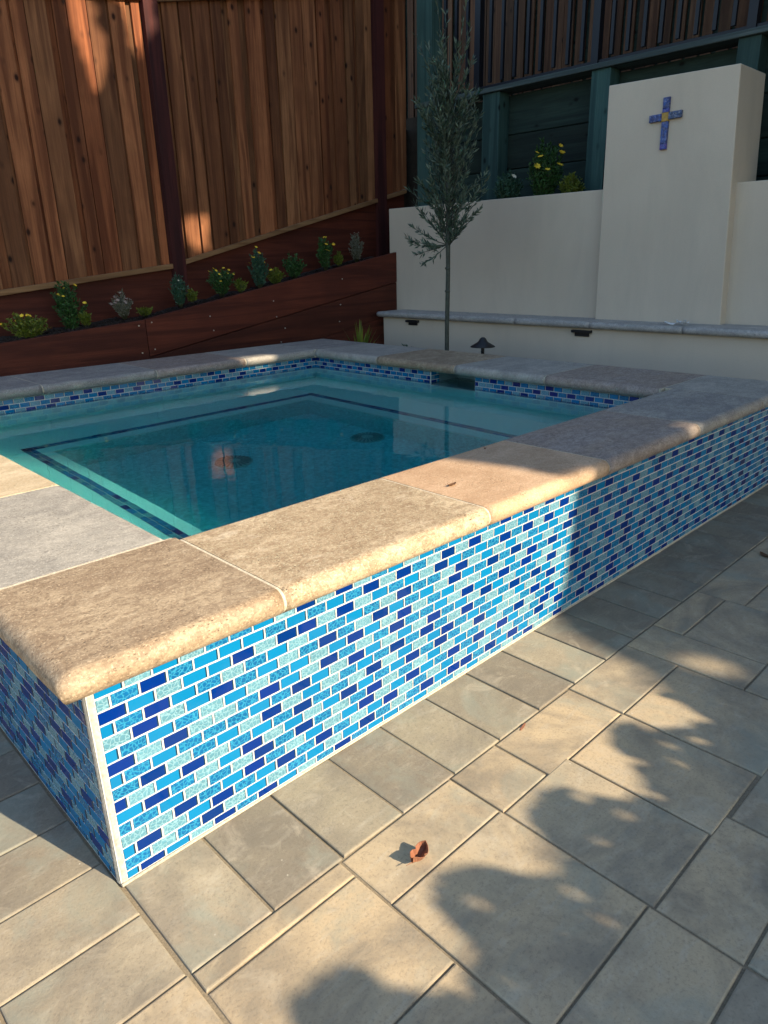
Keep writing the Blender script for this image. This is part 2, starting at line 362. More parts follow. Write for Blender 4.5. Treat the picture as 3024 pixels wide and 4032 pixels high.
wallface('tile_face',(OX1,OY1,0),(-1,0,0),(0,1,0),OX1,104)
# masonry core (ring)
core=MB(); e=.004
core.box(OX0,OX1,OY0,IY0-.02,-.01,ZT+.008); core.box(OX0,OX1,IY1+.02,OY1,-.01,ZT+.008)
core.box(OX0,IX0-.02,IY0-.02,IY1+.02,-.01,ZT+.008); core.box(IX1+.3,OX1,IY0-.02,IY1+.02,-.01,ZT+.008)
core.build('masonry_core',M['grout'],spa)
# grout corner bead
cb=MB(); pts=[]
for k in range(9):
    a=k/8*math.pi/2; pts.append((.009-.0115*math.cos(a),.009-.0115*math.sin(a)))
pts=[(-.0025,.012)]+pts+[(.012,-.0025)]
rr=random.Random(3); rows=24
ids=[]
for i in range(rows+1):
    z=ZT*i/rows; ids.append(cb.add([(x+rr.uniform(-.0005,.0005),y+rr.uniform(-.0005,.0005),z+.001) for x,y in pts]))
for i in range(rows):
    for k in range(len(pts)-1): cb.face((ids[i]+k,ids[i]+k+1,ids[i+1]+k+1,ids[i+1]+k),0,smooth=True)
cb.build('corner_grout',mat_plain('corner_mortar',(.50,.47,.40),.9,0,140),spa)
bs=MB(); bs.tube([(x_,-.004,.001) for x_ in (.0,.5,1,1.5,2,2.5,3,3.42)],[.004,.0025,.0035,.002,.004,.002,.003,.003],6)
bs.build('base_mortar',M['cgrout'],spa)
# coping stones
def stone(mb,x0,x1,y0,y1,z0,z1,fl,m=0,shrink=0.,jit=.0012,seed=0,step=.03):
    # fl=(west,east,south,north) bullnosed sides
    rr=random.Random(seed); r=(z1-z0)/2; zc=(z0+z1)/2
    nx=max(1,int((x1-x0)/step)); ny=max(1,int((y1-y0)/step))
    P=[(x0+(x1-x0)*i/nx,y0,0,1,2) for i in range(nx)]+[(x1,y0+(y1-y0)*i/ny,-1,0,1) for i in range(ny)]+[(x1-(x1-x0)*i/nx,y1,0,-1,3) for i in range(nx)]+[(x0,y1-(y1-y0)*i/ny,1,0,0) for i in range(ny)]
    N=len(P); K=12; jj=[rr.uniform(-1,1) for _ in range(N)]; j2=[(jj[i]+jj[i-1]+jj[(i+1)%N])/3*jit for i in range(N)]
    ids=[]
    for k in range(K+1):
        th=-math.pi/2+math.pi*k/K; ins=r*(1-math.cos(th)); z=zc+r*math.sin(th)
        L=[]
        for i,(x,y,_,_,sd_) in enumerate(P):
            w=fl[0]*ins if fl[0] else .0012; ea=fl[1]*ins if fl[1] else .0012; so_=fl[2]*ins if fl[2] else .0012; no=fl[3]*ins if fl[3] else .0012
            jx=j2[i]*(1 if abs(math.sin(th))<.98 else .3)
            xx=min(max(x,x0+w+shrink+jx*(fl[0])),x1-ea-shrink+jx*fl[1]); yy=min(max(y,y0+so_+shrink+jx*fl[2]),y1-no-shrink+jx*fl[3])
            L.append((xx,yy,z+ (shrink if k<K/2 else -shrink)))
        ids.append(mb.add(L))
    for k in range(K):
        for i in range(N):
            a,b=ids[k]+i,ids[k]+(i+1)%N; mb.face((a,b,b+N,a+N),m,smooth=bool(0<k<K-1))
    mb.face(tuple(ids[K]+i for i in range(N)),m); mb.face(tuple(ids[0]+i for i in range(N))[::-1],m)
ov=.052
CX0,CX1,CY0,CY1=-ov,3.463,-ov,3.545
NX0,NX1,NY0,NY1=.372,2.912,.378,2.985   # inner nose extremes
Z0=.4335
W_,E_,S_,N_=0,1,2,3
stones=[ # x0,x1,y0,y1,flags,tone
 (CX0,.385,CY0,NY0,(1,0,1,0),'tan'),(.385,1.036,CY0,NY0,(0,0,1,1),'beige'),(1.036,1.64,CY0,NY0,(0,0,1,1),'orange'),
 (1.64,2.307,CY0,NY0,(0,0,1,1),'brown'),(2.307,2.955,CY0,NY0,(0,0,1,1),'grey'),(2.955,CX1,CY0,.40,(0,1,1,0),'silver'),
 (CX0,NX0,NY0,1.02,(1,1,0,0),'silver'),(CX0,NX0,1.02,1.66,(1,1,0,0),'cream'),(CX0,NX0,1.66,2.32,(1,1,0,0),'tan'),(CX0,NX0,2.32,2.985,(1,1,0,0),'grey'),
 (CX0,.40,2.985,CY1,(1,0,0,1),'brown'),(.40,1.013,NY1,CY1,(0,0,1,1),'grey'),(1.013,1.69,NY1,CY1,(0,0,1,1),'grey'),(1.69,2.33,NY1,CY1,(0,0,1,1),'brown'),(2.33,2.955,NY1,CY1,(0,0,1,1),'silver'),
 (2.955,CX1,2.985,CY1,(0,1,0,1),'grey'),
 (NX1,CX1,.40,1.04,(1,1,0,0),'brown'),(NX1,CX1,1.04,1.67,(1,1,0,0),'silver'),(NX1,CX1,1.67,2.34,(1,1,0,0),'tan'),(NX1,CX1,2.34,2.985,(1,1,0,0),'silver')]
for i,(x0,x1,y0,y1,fl,tn) in enumerate(stones):
    q=.0028; a0=x0 if fl[0] or x0 in (CX0,) else x0+q; a1=x1 if fl[1] or x1==CX1 else x1-q
    b0=y0 if fl[2] else y0+q; b1=y1 if fl[3] else y1-q
    mb=MB(); stone(mb,a0,a1,b0,b1,Z0,H,fl,seed=i); mb.build('coping_stone',TR[tn],spa)
for (x,y0,y1,fl) in [(.385,CY0,NY0,(0,0,1,1)),(1.036,CY0,NY0,(0,0,1,1)),(1.64,CY0,NY0,(0,0,1,1)),(2.307,CY0,NY0,(0,0,1,1)),(2.955,CY0,.40,(0,0,1,0)),(.40,NY1,CY1,(0,0,1,1)),(1.013,NY1,CY1,(0,0,1,1)),(1.69,NY1,CY1,(0,0,1,1)),(2.33,NY1,CY1,(0,0,1,1)),(2.955,NY1,CY1,(0,0,0,1))]:
    gr=MB(); stone(gr,x-.006,x+.006,y0,y1,Z0,H,fl,shrink=.0012,seed=9,jit=0); gr.build('coping_grout',M['cgrout'],spa)
for (y,x0,x1,fl) in [(NY0,CX0,.378,(1,0,0,0)),(1.02,CX0,NX0,(1,1,0,0)),(1.66,CX0,NX0,(1,1,0,0)),(2.32,CX0,NX0,(1,1,0,0)),(2.985,CX0,NX0,(1,0,0,0)),(.40,NX1,CX1,(0,1,0,0)),(1.04,NX1,CX1,(1,1,0,0)),(1.67,NX1,CX1,(1,1,0,0)),(2.34,NX1,CX1,(1,1,0,0)),(2.985,NX1,CX1,(0,1,0,0))]:
    gr=MB(); stone(gr,x0,x1,y-.006,y+.006,Z0,H,fl,shrink=.0013,seed=9,jit=0); gr.build('coping_grout',M['cgrout'],spa)
# basin: walls, seat ring, riser, floor (outer shell has thickness)
SZ=-.10; FZ=-.45; EX0,EX1,EY0,EY1=.83,2.41,.90,2.45
SKY0,SKY1=1.54,1.893; SKZ=.27
ba=MB(); T=.018
# walls down to the seat
ba.box(IX0-T,IX0,IY0-T,IY1+T,SZ,Z0); ba.box(IX0,IX1,IY0-T,IY0,SZ,Z0); ba.box(IX0,IX1,IY1,IY1+T,SZ,Z0)
ba.box(IX1,IX1+T,IY0-T,SKY0,SZ,Z0); ba.box(IX1,IX1+T,SKY1,IY1+T,SZ,Z0); ba.box(IX1,IX1+T,SKY0,SKY1,SZ,SKZ)
# seat ring as four blocks
ba.box(IX0-T,EX0,IY0-T,IY1+T,FZ,SZ); ba.box(EX1,IX1+T,IY0-T,IY1+T,FZ,SZ); ba.box(EX0,EX1,IY0-T,EY0,FZ,SZ); ba.box(EX0,EX1,EY1,IY1+T,FZ,SZ)
ba.box(IX0-T,IX1+T,IY0-T,IY1+T,FZ-.05,FZ)
fw=.004
ba.box(EX0,EX0+fw,EY0,EY1,FZ,SZ-.02,1); ba.box(EX1-fw,EX1,EY0,EY1,FZ,SZ-.02,1); ba.box(EX0+fw,EX1-fw,EY0,EY0+fw,FZ,SZ-.02,1); ba.box(EX0+fw,EX1-fw,EY1-fw,EY1,FZ,SZ-.02,1); ba.box(EX0+fw,EX1-fw,EY0+fw,EY1-fw,FZ,FZ+.0006,1)
ba.build('basin',[M['plaster'],mat_plain('footwell_plaster',(.50,.88,.90),.8,0,50)],spa)
# waterline tiles (three and a half rows) and grout backing
wl=MB()
for (org,du,nr,ln,sd_) in [((IX0,IY1,0),(1,0,0),(0,-1,0),IX1-IX0,201),((IX0,IY0,0),(0,1,0),(1,0,0),IY1-IY0,202),((IX1,IY0,0),(-1,0,0),(0,1,0),IX1-IX0,203),((IX1,IY1,0),(0,-1,0),(-1,0,0),IY1-SKY1,204),((IX1,SKY0,0),(0,-1,0),(-1,0,0),SKY0-IY0,205),((IX1+.001,SKY1,0),(1,0,0),(0,-1,0),.08,206),((IX1+.081,SKY0,0),(-1,0,0),(0,1,0),.08,207)]:
    o=Vector(org); n=Vector(nr); d=Vector(du)*ln
    wt=MB(); tiles(wl,o+n*.0022,du,nr,ln,Z0-.003,.313,sd_)
    flip=Vector(du).cross(Vector((0,0,1))).dot(n)<0
    a,b=o+n*.002,o+d+n*.002
    q=[(a.x,a.y,.312),(b.x,b.y,.312),(b.x,b.y,Z0),(a.x,a.y,Z0)]
    if flip: q=q[::-1]
    i=wl.add(q); wl.face((i,i+1,i+2,i+3),0)
wl.build('waterline_tile',TILE,spa)
# skimmer
sk=MB(); XS=IX1
sk.box(XS+.02,XS+.26,SKY0-.01,SKY0,SKZ-.01,Z0); sk.box(XS+.02,XS+.26,SKY1,SKY1+.01,SKZ-.01,Z0); sk.box(XS+.26,XS+.27,SKY0-.01,SKY1+.01,SKZ-.01,Z0); sk.box(XS+.018,XS+.26,SKY0,SKY1,SKZ-.01,SKZ); sk.box(XS+.019,XS+.26,SKY0,SKY1,.425,.432)
sk.build('skimmer_throat',mat_plain('skimmer_dark',(.22,.36,.38),.5),spa)
# seat trim mosaic (two rows flat on the seat)
st=MB(); rr=random.Random(5)
def flat(x0,x1,y0,y1,along):
    st.box(x0,x1,y0,y1,SZ-.002,SZ+.0015,0)
    L=(x1-x0) if along=='x' else (y1-y0)
    for row in range(2):
        u=-.027*row
        while u<L-.004:
            a,b=max(u,0)+.0018,min(u+.054,L)-.0018; p,q=row*.027+.0018,(row+1)*.027-.0018
            m=rr.choices([1,2,3,4],[.12,.34,.20,.34])[0]; c=(rr.random(),rr.random(),rr.random())
            if b-a>.006:
                if along=='x': st.box(x0+a,x0+b,y0+p,y0+q,SZ+.001,SZ+.004,m,c)
                else: st.box(x0+p,x0+q,y0+a,y0+b,SZ+.001,SZ+.004,m,c)
            u+=.054
flat(.722,.776,.80,2.592,'y'); flat(.722,2.556,2.538,2.592,'x'); flat(2.502,2.556,.80,2.592,'y'); flat(.722,2.556,.80,.854,'x')
st.build('seat_trim_tile',TILE,spa)
# drains
M['dslot']=mat_plain('drain_slot',(.16,.25,.25),.6); M['drain']=mat_plain('drain_grey',(.45,.62,.58),.6)
for (x,y) in ((1.54,1.97),(2.29,1.77)):
    d=MB(); d.lathe([(.098,FZ+.001),(.098,FZ+.008),(.085,FZ+.014),(.03,FZ+.020),(0.001,FZ+.021)],x,y,32)
    for k in range(22):
        a=2*math.pi*k/22; Mx=Matrix.Translation((x,y,FZ+.017))@Matrix.Rotation(a,4,'Z'); d.box(.034,.088,-.0035,.0035,-.004,.004,1,M=Mx)
    d.build('floor_drain',[M['drain'],M['dslot']],spa)
# jets on risers
for (x,y,ax) in ((1.2,IY1,'y'),(1.75,IY1,'y'),(2.3,IY1,'y'),(IX1,.9,'x'),(IX0,1.2,'x'),(IX0,2.0,'x')): pass
# water
wz=.362
wa=MB(); a=.006
O=[(IX0-a,IY0-a),(IX1+a,IY0-a),(IX1+a,SKY0+.004),(IX1+.255,SKY0+.004),(IX1+.255,SKY1-.004),(IX1+a,SKY1-.004),(IX1+a,IY1+a),(IX0-a,IY1+a)]
n=wa.add([(x,y,wz) for x,y in O]+[(x,y,FZ-.02) for x,y in O]); K=len(O)
wa.face(tuple(n+i for i in range(K))); wa.face(tuple(n+K+i for i in range(K))[::-1])
for i in range(K): j=(i+1)%K; wa.face((n+i,n+K+i,n+K+j,n+j))
t=NT('spa_water'); t.base((1,1,1)); t.rough(0.0); t.set(t.b,'IOR',1.333); t.set(t.b,'Transmission Weight',1)
P=t.pos(); t.bump(t.noise(P,6,2,.5),.05,.02)
va=t.node('ShaderNodeVolumeAbsorption',{'Color':(.0,.965,.988,1),'Density':1.3}); vs_=t.node('ShaderNodeVolumeScatter',{'Color':(.6,.97,.97,1),'Density':.22}); ad=t.node('ShaderNodeAddShader',{0:va.outputs[0],1:vs_.outputs[0]}); t.t.links.new(ad.outputs[0],t.out.inputs['Volume'])
water=wa.build('water',t.m); tag(water,kind='structure')
# ------------------------------------------------------------------ left fence
YF=4.35
railz=lambda x:(.775+.11*x) if x<2.6 else (1.063+.2440*(x-2.6))      # underside of bottom rail
topz=lambda x:(2.47+.147*x) if x<2.66 else (2.852+.215*(x-2.66))      # underside of top rail
fence=empty('board_fence',(1.4,YF,0),'tall brown cedar board fence with dark red posts along the left side','fence')
def panel(xa,xb,seed):
    rr=random.Random(seed); mb=MB(); x=xa
    while x<xb:   # back layer
        w=.135; c=(rr.random()*.7,rr.random(),rr.random()); x1=min(x+w,xb)
        lean=rr.uniform(-.004,.004)
        mb.bbox(x,x1,YF+.002,YF+.018,railz(x)+.03,topz(x)+.03,.002,0,c); x+=w+.003
    x=xa+.03
    while x<xb-.02:   # front layer, overlapping
        w=rr.choice((.088,.125,.135,.14)); x1=min(x+w,xb-.005); c=(rr.uniform(.25,1),rr.random(),rr.random())
        d=rr.uniform(0,.004)
        mb.bbox(x,x1,YF-.018-d,YF-d,railz(x)+.03,topz(x)+.03,.0025,0,c); x+=w+rr.choice((.006,.02,.045,.07))
    return mb.build('board_panel',M['cedar'],fence)
panel(-3,2.585,21); panel(2.72,4.845,22); panel(4.97,5.29,23)
def sloped(name,xa,xb,y0,y1,fz,h,mat,par,c=(.5,.5,.5)):
    mb=MB(); pts=[(xa,y0),(xb,y0),(xb,y1),(xa,y1)]
    n=mb.add([(x,y,fz(x)) for x,y in pts]+[(x,y,fz(x)+h) for x,y in pts])
    for q in ((3,2,1,0),(4,5,6,7),(0,1,5,4),(1,2,6,5),(2,3,7,6),(3,0,4,7)): mb.face(tuple(n+i for i in q),0,c)
    return mb.build(name,mat,par,bevel=.003)
for (a_,b_,sg) in ((-3,2.598,0),(2.69,4.85,1),(4.965,5.25,1)):
    fz=(lambda x:.775+.11*x) if sg==0 else (lambda x:1.063+.244*(x-2.6)); tz=(lambda x:2.47+.147*x) if sg==0 else (lambda x:2.852+.215*(x-2.66))
    sloped('bottom_rail',a_,b_,YF-.055,YF+.02,fz,.036,M['rail'],fence,(.6,.2,.4+sg*.2)); sloped('top_rail',a_,b_,YF-.045,YF+.02,tz,.09,M['rail'],fence,(.25,.5,.3))
    sloped('kick_board',a_,b_,YF-.018,YF+.018,lambda x:fz(x)-.80,.798,M['redstain'],fence,(.5,.5,.2))
for (x0,x1) in ((2.588,2.70),(4.845,4.965),(.12,.22)):
    mb=MB(); mb.bbox(x0,x1,YF-.062,YF+.05,.3,3.6 if x0>2 else 3.0,.004); mb.build('post',M['redpost'],fence)
# ------------------------------------------------------------------ red planter
YP=3.88
pl=empty('raised_planter_box',(2,YP,0),'long raised planter of dark red stained boards below the cedar fence','planter')
p1=lambda x:(.632+.084*x-.30) if x<2.1 else (.72+.1665*(x-2.1)-.265)
sloped('front_board',-3,2.072,YP-.038,YP,lambda x:.565+.076*x-.55,.55,M['redstain'],pl,(.62,.3,.1))
sloped('front_board',2.076,4.70,YP-.04,YP,lambda x:.725+.1665*(x-2.076)-.262,.262,M['redstain'],pl,(.75,.6,.9))
sloped('front_board',2.076,4.70,YP-.036,YP,lambda x:.725+.1665*(x-2.076)-.54,.272,M['redstain'],pl,(.25,.1,.6))
sloped('front_board',2.076,4.70,YP-.034,YP,lambda x:.725+.1665*(x-2.076)-.815,.272,M['redstain'],pl,(.6,.4,.2)); sloped('front_board',2.076,4.70,YP-.032,YP,lambda x:.725+.1665*(x-2.076)-1.1,.282,M['redstain'],pl,(.4,.4,.2))
mb=MB(); mb.bbox(4.66,4.70,YP+.001,YF-.07,.3,1.0,.003); mb.build('end_board',M['redstain'],pl)
def screw(x,z):
    sc_=MB(); sc_.tube([(x,YP-.043,z),(x,YP-.030,z)],.0052,8); sc_.build('screw_head',M['screw'],pl)
zt=lambda x:.725+.1665*(x-2.076)
for x,dz in ((2.02,-.03),(2.02,-.22),(2.12,-.03),(2.12,-.22),(4.655,-.05),(4.655,-.15),(4.655,-.30),(4.655,-.42),(3.95,-.10),(3.92,-.31),(3.2,-.12),(3.22,-.25),(3.9,-.45),(3.3,-.36),(3.25,-.46),(2.6,-.10),(2.62,-.21)):
    screw(x,zt(x)+dz)
soilz=lambda x:(.54+.09*x) if x<2.1 else (.70+.165*(x-2.1))
so2=MB(); nx_=90; ny_=8; rr=random.Random(8); ids=[]
for i in range(nx_+1):
    x=-3+7.66*i/nx_; ids.append(so2.add([(x,YP+.001+(YF-.03-YP)*j/ny_,soilz(x)-.02+.01*j/ny_+rr.uniform(-.014,.014)) for j in range(ny_+1)]))
for i in range(nx_):
    for j in range(ny_): so2.face((ids[i]+j,ids[i+1]+j,ids[i+1]+j+1,ids[i]+j+1),0,smooth=False)
for _ in range(1500):
    x=rr.uniform(.3,4.6); y=rr.uniform(YP+.02,YF-.08); z=soilz(x)-.005; a=rr.uniform(0,6.28); l=rr.uniform(.008,.022); w=l*.4
    Mx=Matrix.Translation((x,y,z))@Matrix.Rotation(a,4,'Z')@Matrix.Rotation(rr.uniform(-.6,.6),4,'Y'); so2.box(-l,l,-w,w,-.002,.003,0,M=Mx)
tag(so2.build('planter_soil',M['soil'],pl))
# ------------------------------------------------------------------ stucco wall, pier, bench
sw=empty('stucco_wall',(4.7,1.5,0),'beige stucco garden wall with a taller pier standing proud of it','wall')
mb=MB(); mb.box(4.63,4.80,.875+.0,3.93,.55,1.525); mb.build('wall',M['stucco'],sw,bevel=.006)
mb=MB(); mb.box(4.63,4.80,-2.4,.86,.55,1.495); mb.build('wall',M['stucco'],sw,bevel=.006)
mb=MB(); n=mb.add([(4.548,.79,.6),(4.548,1.70,.6),(4.548,1.726,2.155),(4.548,.872,2.135),(4.95,.79,.6),(4.95,1.70,.6),(4.95,1.726,2.155),(4.95,.872,2.135)])
for q in ((0,3,2,1),(4,5,6,7),(0,1,5,4),(1,2,6,5),(2,3,7,6),(3,0,4,7)): mb.face(tuple(n+i for i in q))
mb.build('pier',M['stucco'],sw,bevel=.007)
be=empty('stucco_bench',(4.5,1.5,0),'low beige stucco bench with grey stone cap along the wall foot','bench')
mb=MB(); mb.box(4.345,4.625,-2.4,3.735,0,.592); mb.build('bench_base',M['stucco'],be)
js=[-2.4,-1.7,-1.05,-.38,.28,.93,1.6,2.25,2.92,3.785]
for i in range(len(js)-1):
    mb=MB(); stone(mb,4.298,4.632,js[i]+.002,js[i+1]-.002,.593,.641,(1,0,0,1 if i==len(js)-2 else 0),seed=50+i); mb.build('cap_stone',TR['bench'],be)
for (y0,y1) in ((3.287,3.43),(1.597,1.752)):
    mb=MB(); mb.bbox(4.315,4.35,y0,y1,.560,.580,.003); mb.bbox(4.335,4.344,y0+.02,y1-.02,.535,.566,.002); mb.build('step_light',M['black'],be)
# paper packet
M['paper']=mat_plain('paper_white',(.75,.78,.80),.6)
mb=MB(); rr=random.Random(4)
for k in range(2):
    Mx=Matrix.Translation((4.40+.012*k,1.035-.035*k,.6455+.004*k))@Matrix.Rotation(.35-.5*k,4,'Z')
    nn=7; ids=[]
    for i in range(nn):
        L=[]
        for j in range(4):
            z=.006+.010*math.sin(i*1.3+k)*(.5+.5*math.cos(j*1.9))+rr.uniform(0,.004)+(.012 if k and j==0 else 0)
            L.append(Mx@Vector((-.022+.044*j/3,-.058+.116*i/(nn-1)*(1-.35*k),z)))
        ids.append(mb.add(L))
    for i in range(nn-1):
        for j in range(3): mb.face((ids[i]+j,ids[i]+j+1,ids[i+1]+j+1,ids[i+1]+j),0)
o=mb.build('paper_packet',M['paper']); tag(o,'small crumpled white paper packet lying on the stone bench cap','litter')
sm=o.modifiers.new('solid','SOLIDIFY'); sm.thickness=.0015
# cross
def mat_cross(name,base,sec,white=.5,sc_=60):
    t=NT(name); P=t.pos(); n=t.noise(P,sc_*.35,2,.5,2.2); w=t.ramp(n,[(.475,0),(.495,1),(.51,1),(.53,0)])
    v=t.noise(P,sc_*.8,3); c=t.mix(t.ramp(v,[(.42,0),(.55,1)]),base,sec); n2=t.noise(t.map(P,loc=(3,1,2)),sc_*.9,2,.5,2); w2=t.ramp(n2,[(.56,0),(.6,1),(.65,0)])
    c=t.mix(t.math('MULTIPLY',t.math('MAXIMUM',w,w2),white),c,(.50,.54,.68)); t.base(c); t.rough(.4); return t.m
MC=[mat_cross('cross_blue',(.015,.08,.36),(.01,.03,.16),.38),mat_cross('cross_purple',(.09,.04,.30),(.03,.06,.35),.4),mat_cross('cross_dark',(.012,.035,.09),(.01,.06,.20),.7,85),mat_plain('cross_gold',(.42,.26,.05),.35,.2,90)]
cr=MB(); Mx=Matrix.Translation((4.537,1.300,1.872))@Matrix.Rotation(math.radians(-1.2),4,'X')
def cb_(y0,y1,z0,z1,m,t0=-.010,t1=.010):
    q=[(y0,z0),(y1,z0),(y1,z1),(y0,z1)]; 
    cy_,cz_=(y0+y1)/2,(z0+z1)/2
    f=lambda y,z,k:(cy_+(y-cy_)*k,cz_+(z-cz_)*k)
    A=cr.add([Mx@Vector((t1,y,z)) for y,z in q]); B=cr.add([Mx@Vector((t0+.004,y,z)) for y,z in q]); 
    C=cr.add([Mx@Vector((t0,y+(.003 if y==y0 else -.003),z+(.003 if z==z0 else -.003))) for y,z in q])
    for s0,s1 in ((A,B),(B,C)):
        for i in range(4): j=(i+1)%4; cr.face((s0+i,s1+i,s1+j,s0+j),m)
    cr.face((C,C+3,C+2,C+1),m)
cb_(-.0215,.0215,.085,.150,0); cb_(-.0215,.0215,.062,.086,1,-.0102)
cb_(-.0215,.0215,-.118,.012,0); cb_(-.0212,.0212,-.150,-.117,1,-.0102)
cb_(.0215,.106,.018,.060,0,-.012); cb_(-.106,-.0215,.020,.062,2,-.012); cb_(-.0225,.0225,.010,.064,3,-.0125)
o=cr.build('wall_cross',MC); tag(o,'blue patterned ceramic cross hanging on the stucco pier','cross')
# ------------------------------------------------------------------ green retaining wall, railing, rear fence
gw=empty('timber_retaining_wall',(5.2,1.5,0),'dark green treated timber retaining wall with posts and cap behind the stucco wall','retaining wall')
for (y0,y1,zt_) in ((3.905,4.09,4.2),(3.125,3.305,2.418),(2.09,2.25,2.418),(1.02,1.165,2.418),(-.05,.1,2.418),(-1.1,-.95,2.418)):
    mb=MB(); mb.bbox(5.19,5.33,y0,y1,1.2,zt_,.005,c=(R.random(),R.random(),.3)); mb.build('post',M['green'],gw)
for k,(z0,z1) in enumerate(((1.30,1.575),(1.58,1.815),(1.82,2.09),(2.095,2.40))):
    mb=MB(); mb.bbox(5.335,5.38,-2.4,4.08,z0,z1,.006,c=(.9 if k==0 else R.random()*.8,R.random(),R.random())); mb.build('plank',M['greenh'],gw)
mb=MB(); mb.bbox(5.165,5.39,-2.4,4.10,2.419,2.457,.004); mb.build('cap_board',M['cap'],gw)
bd=MB(); bd.box(4.80,5.33,-2.4,4.1,.6,1.44); tag(bd.build('planting_bed_soil',M['soil']),kind='structure')
up=MB(); up.box(5.385,9,-3,5.5,1.0,2.40); up.box(4.7,5.38,YF+.06,5.5,0,2.3); tag(up.build('upper_terrace',M['earth']),kind='structure')
ra=empty('metal_railing',(5.26,1.5,2.46),'dark metal picket railing standing on the timber wall cap','railing')
mb=MB(); mb.bbox(5.245,5.275,-2.4,3.90,2.470,2.495,.002); mb.build('lower_rail',M['metal'],ra)
mb=MB(); mb.bbox(5.245,5.275,-2.4,3.90,3.50,3.53,.002); mb.build('upper_rail',M['metal'],ra)
y=3.80; k=0
while y>-2.3:
    post=(k%9==3)
    w=.030 if post else .013
    mb=MB(); mb.bbox(5.26-w,5.26+w,y-w,y+w,2.458 if post else 2.516,3.60 if post else 3.499,.001); mb.build('railing_post' if post else 'picket',M['metal'],ra); y-=.128; k+=1
rf=empty('rear_board_fence',(6.2,1.5,2.4),'vertical weathered brown board fence seen through the metal railing','fence')
mb=MB(); rr=random.Random(31); y=7.5
while y>-3:
    w=rr.uniform(.075,.10); c=(rr.uniform(.1,1),rr.random()*.6,rr.random()); dx=rr.uniform(0,.012); mb.bbox(6.19+dx,6.21+dx,y-w,y,1.3,4.9,.002,c=c); y-=w+rr.choice((.006,.03,.045))
mb.build('board_panel',M['rear'],rf)
mb=MB(); mb.box(6.23,6.25,-3,7.5,1.3,4.9); mb.build('backing_sheet',M['greenh'],rf)  # one dark sheet behind the boards, closes the gaps between them
# the boards beyond the corner post
# ------------------------------------------------------------------ plants
def mat_leaf(name,c1,c2,rough=.5):
    t=NT(name); T=t.tint(); sep=t.node('ShaderNodeSeparateColor',{0:T}); t.base(t.mix(sep.outputs[0],c1,c2)); t.rough(rough)
    t.set(t.b,'Specular IOR Level',.4); return t.m
L_={'green':mat_leaf('leaf_green',(.015,.055,.014),(.045,.13,.028)),'yellowgreen':mat_leaf('leaf_yellow_green',(.07,.12,.012),(.17,.20,.02)),
'grey':mat_leaf('leaf_grey',(.10,.12,.085),(.22,.21,.16)),'olive':mat_leaf('leaf_olive',(.018,.052,.032),(.13,.175,.125),.45),'bluegreen':mat_leaf('leaf_blue_green',(.02,.07,.045),(.05,.13,.075)),
'big':mat_leaf('leaf_canopy',(.02,.05,.015),(.06,.11,.03))}
M['stem']=mat_plain('stem',(.08,.09,.04),.8); M['bark']=mat_plain('olive_bark',(.065,.075,.06),.85,0,40)
M['yellow']=mat_leaf('petal_yellow',(.70,.42,.01),(.85,.62,.04)); M['pinkish']=mat_leaf('bloom_buff',(.30,.22,.19),(.42,.33,.27)); M['white_']=mat_leaf('petal_pale',(.55,.5,.35),(.65,.6,.45))
def leaf(mb,p,d,l,w,rr,m=0,fold=.25):
    d=d.normalized(); s_=d.cross(Vector((rr.uniform(-1,1),rr.uniform(-1,1),rr.uniform(-1,1)))); 
    if s_.length<1e-3: s_=d.orthogonal()
    s_.normalize(); nn=d.cross(s_); c=(rr.random(),rr.random(),0)
    n=mb.add([p,p+d*l*.5+s_*w/2+nn*w*fold,p+d*l,p+d*l*.5-s_*w/2+nn*w*fold,p+d*l*.5])
    mb.face((n,n+4,n+2,n+1),m,c); mb.face((n,n+3,n+2,n+4),m,c)
def flower(mb,p,r,rr,m=0):
    up_=Vector((rr.uniform(-.5,.3),rr.uniform(-.8,-.1),rr.uniform(.5,1))).normalized(); x=up_.orthogonal().normalized(); y=up_.cross(x); c=(rr.random(),0,0)
    k=7; ctr=mb.add([p]); ids=[]
    L=[]
    for i in range(k*2):
        a=math.pi*i/k; q=r if i%2==0 else r*.62; L.append(p+(x*math.cos(a)+y*math.sin(a))*q+up_*r*.25)
    n=mb.add(L)
    for i in range(k*2): mb.face((ctr,n+i,n+(i+1)%(2*k)),m,c)
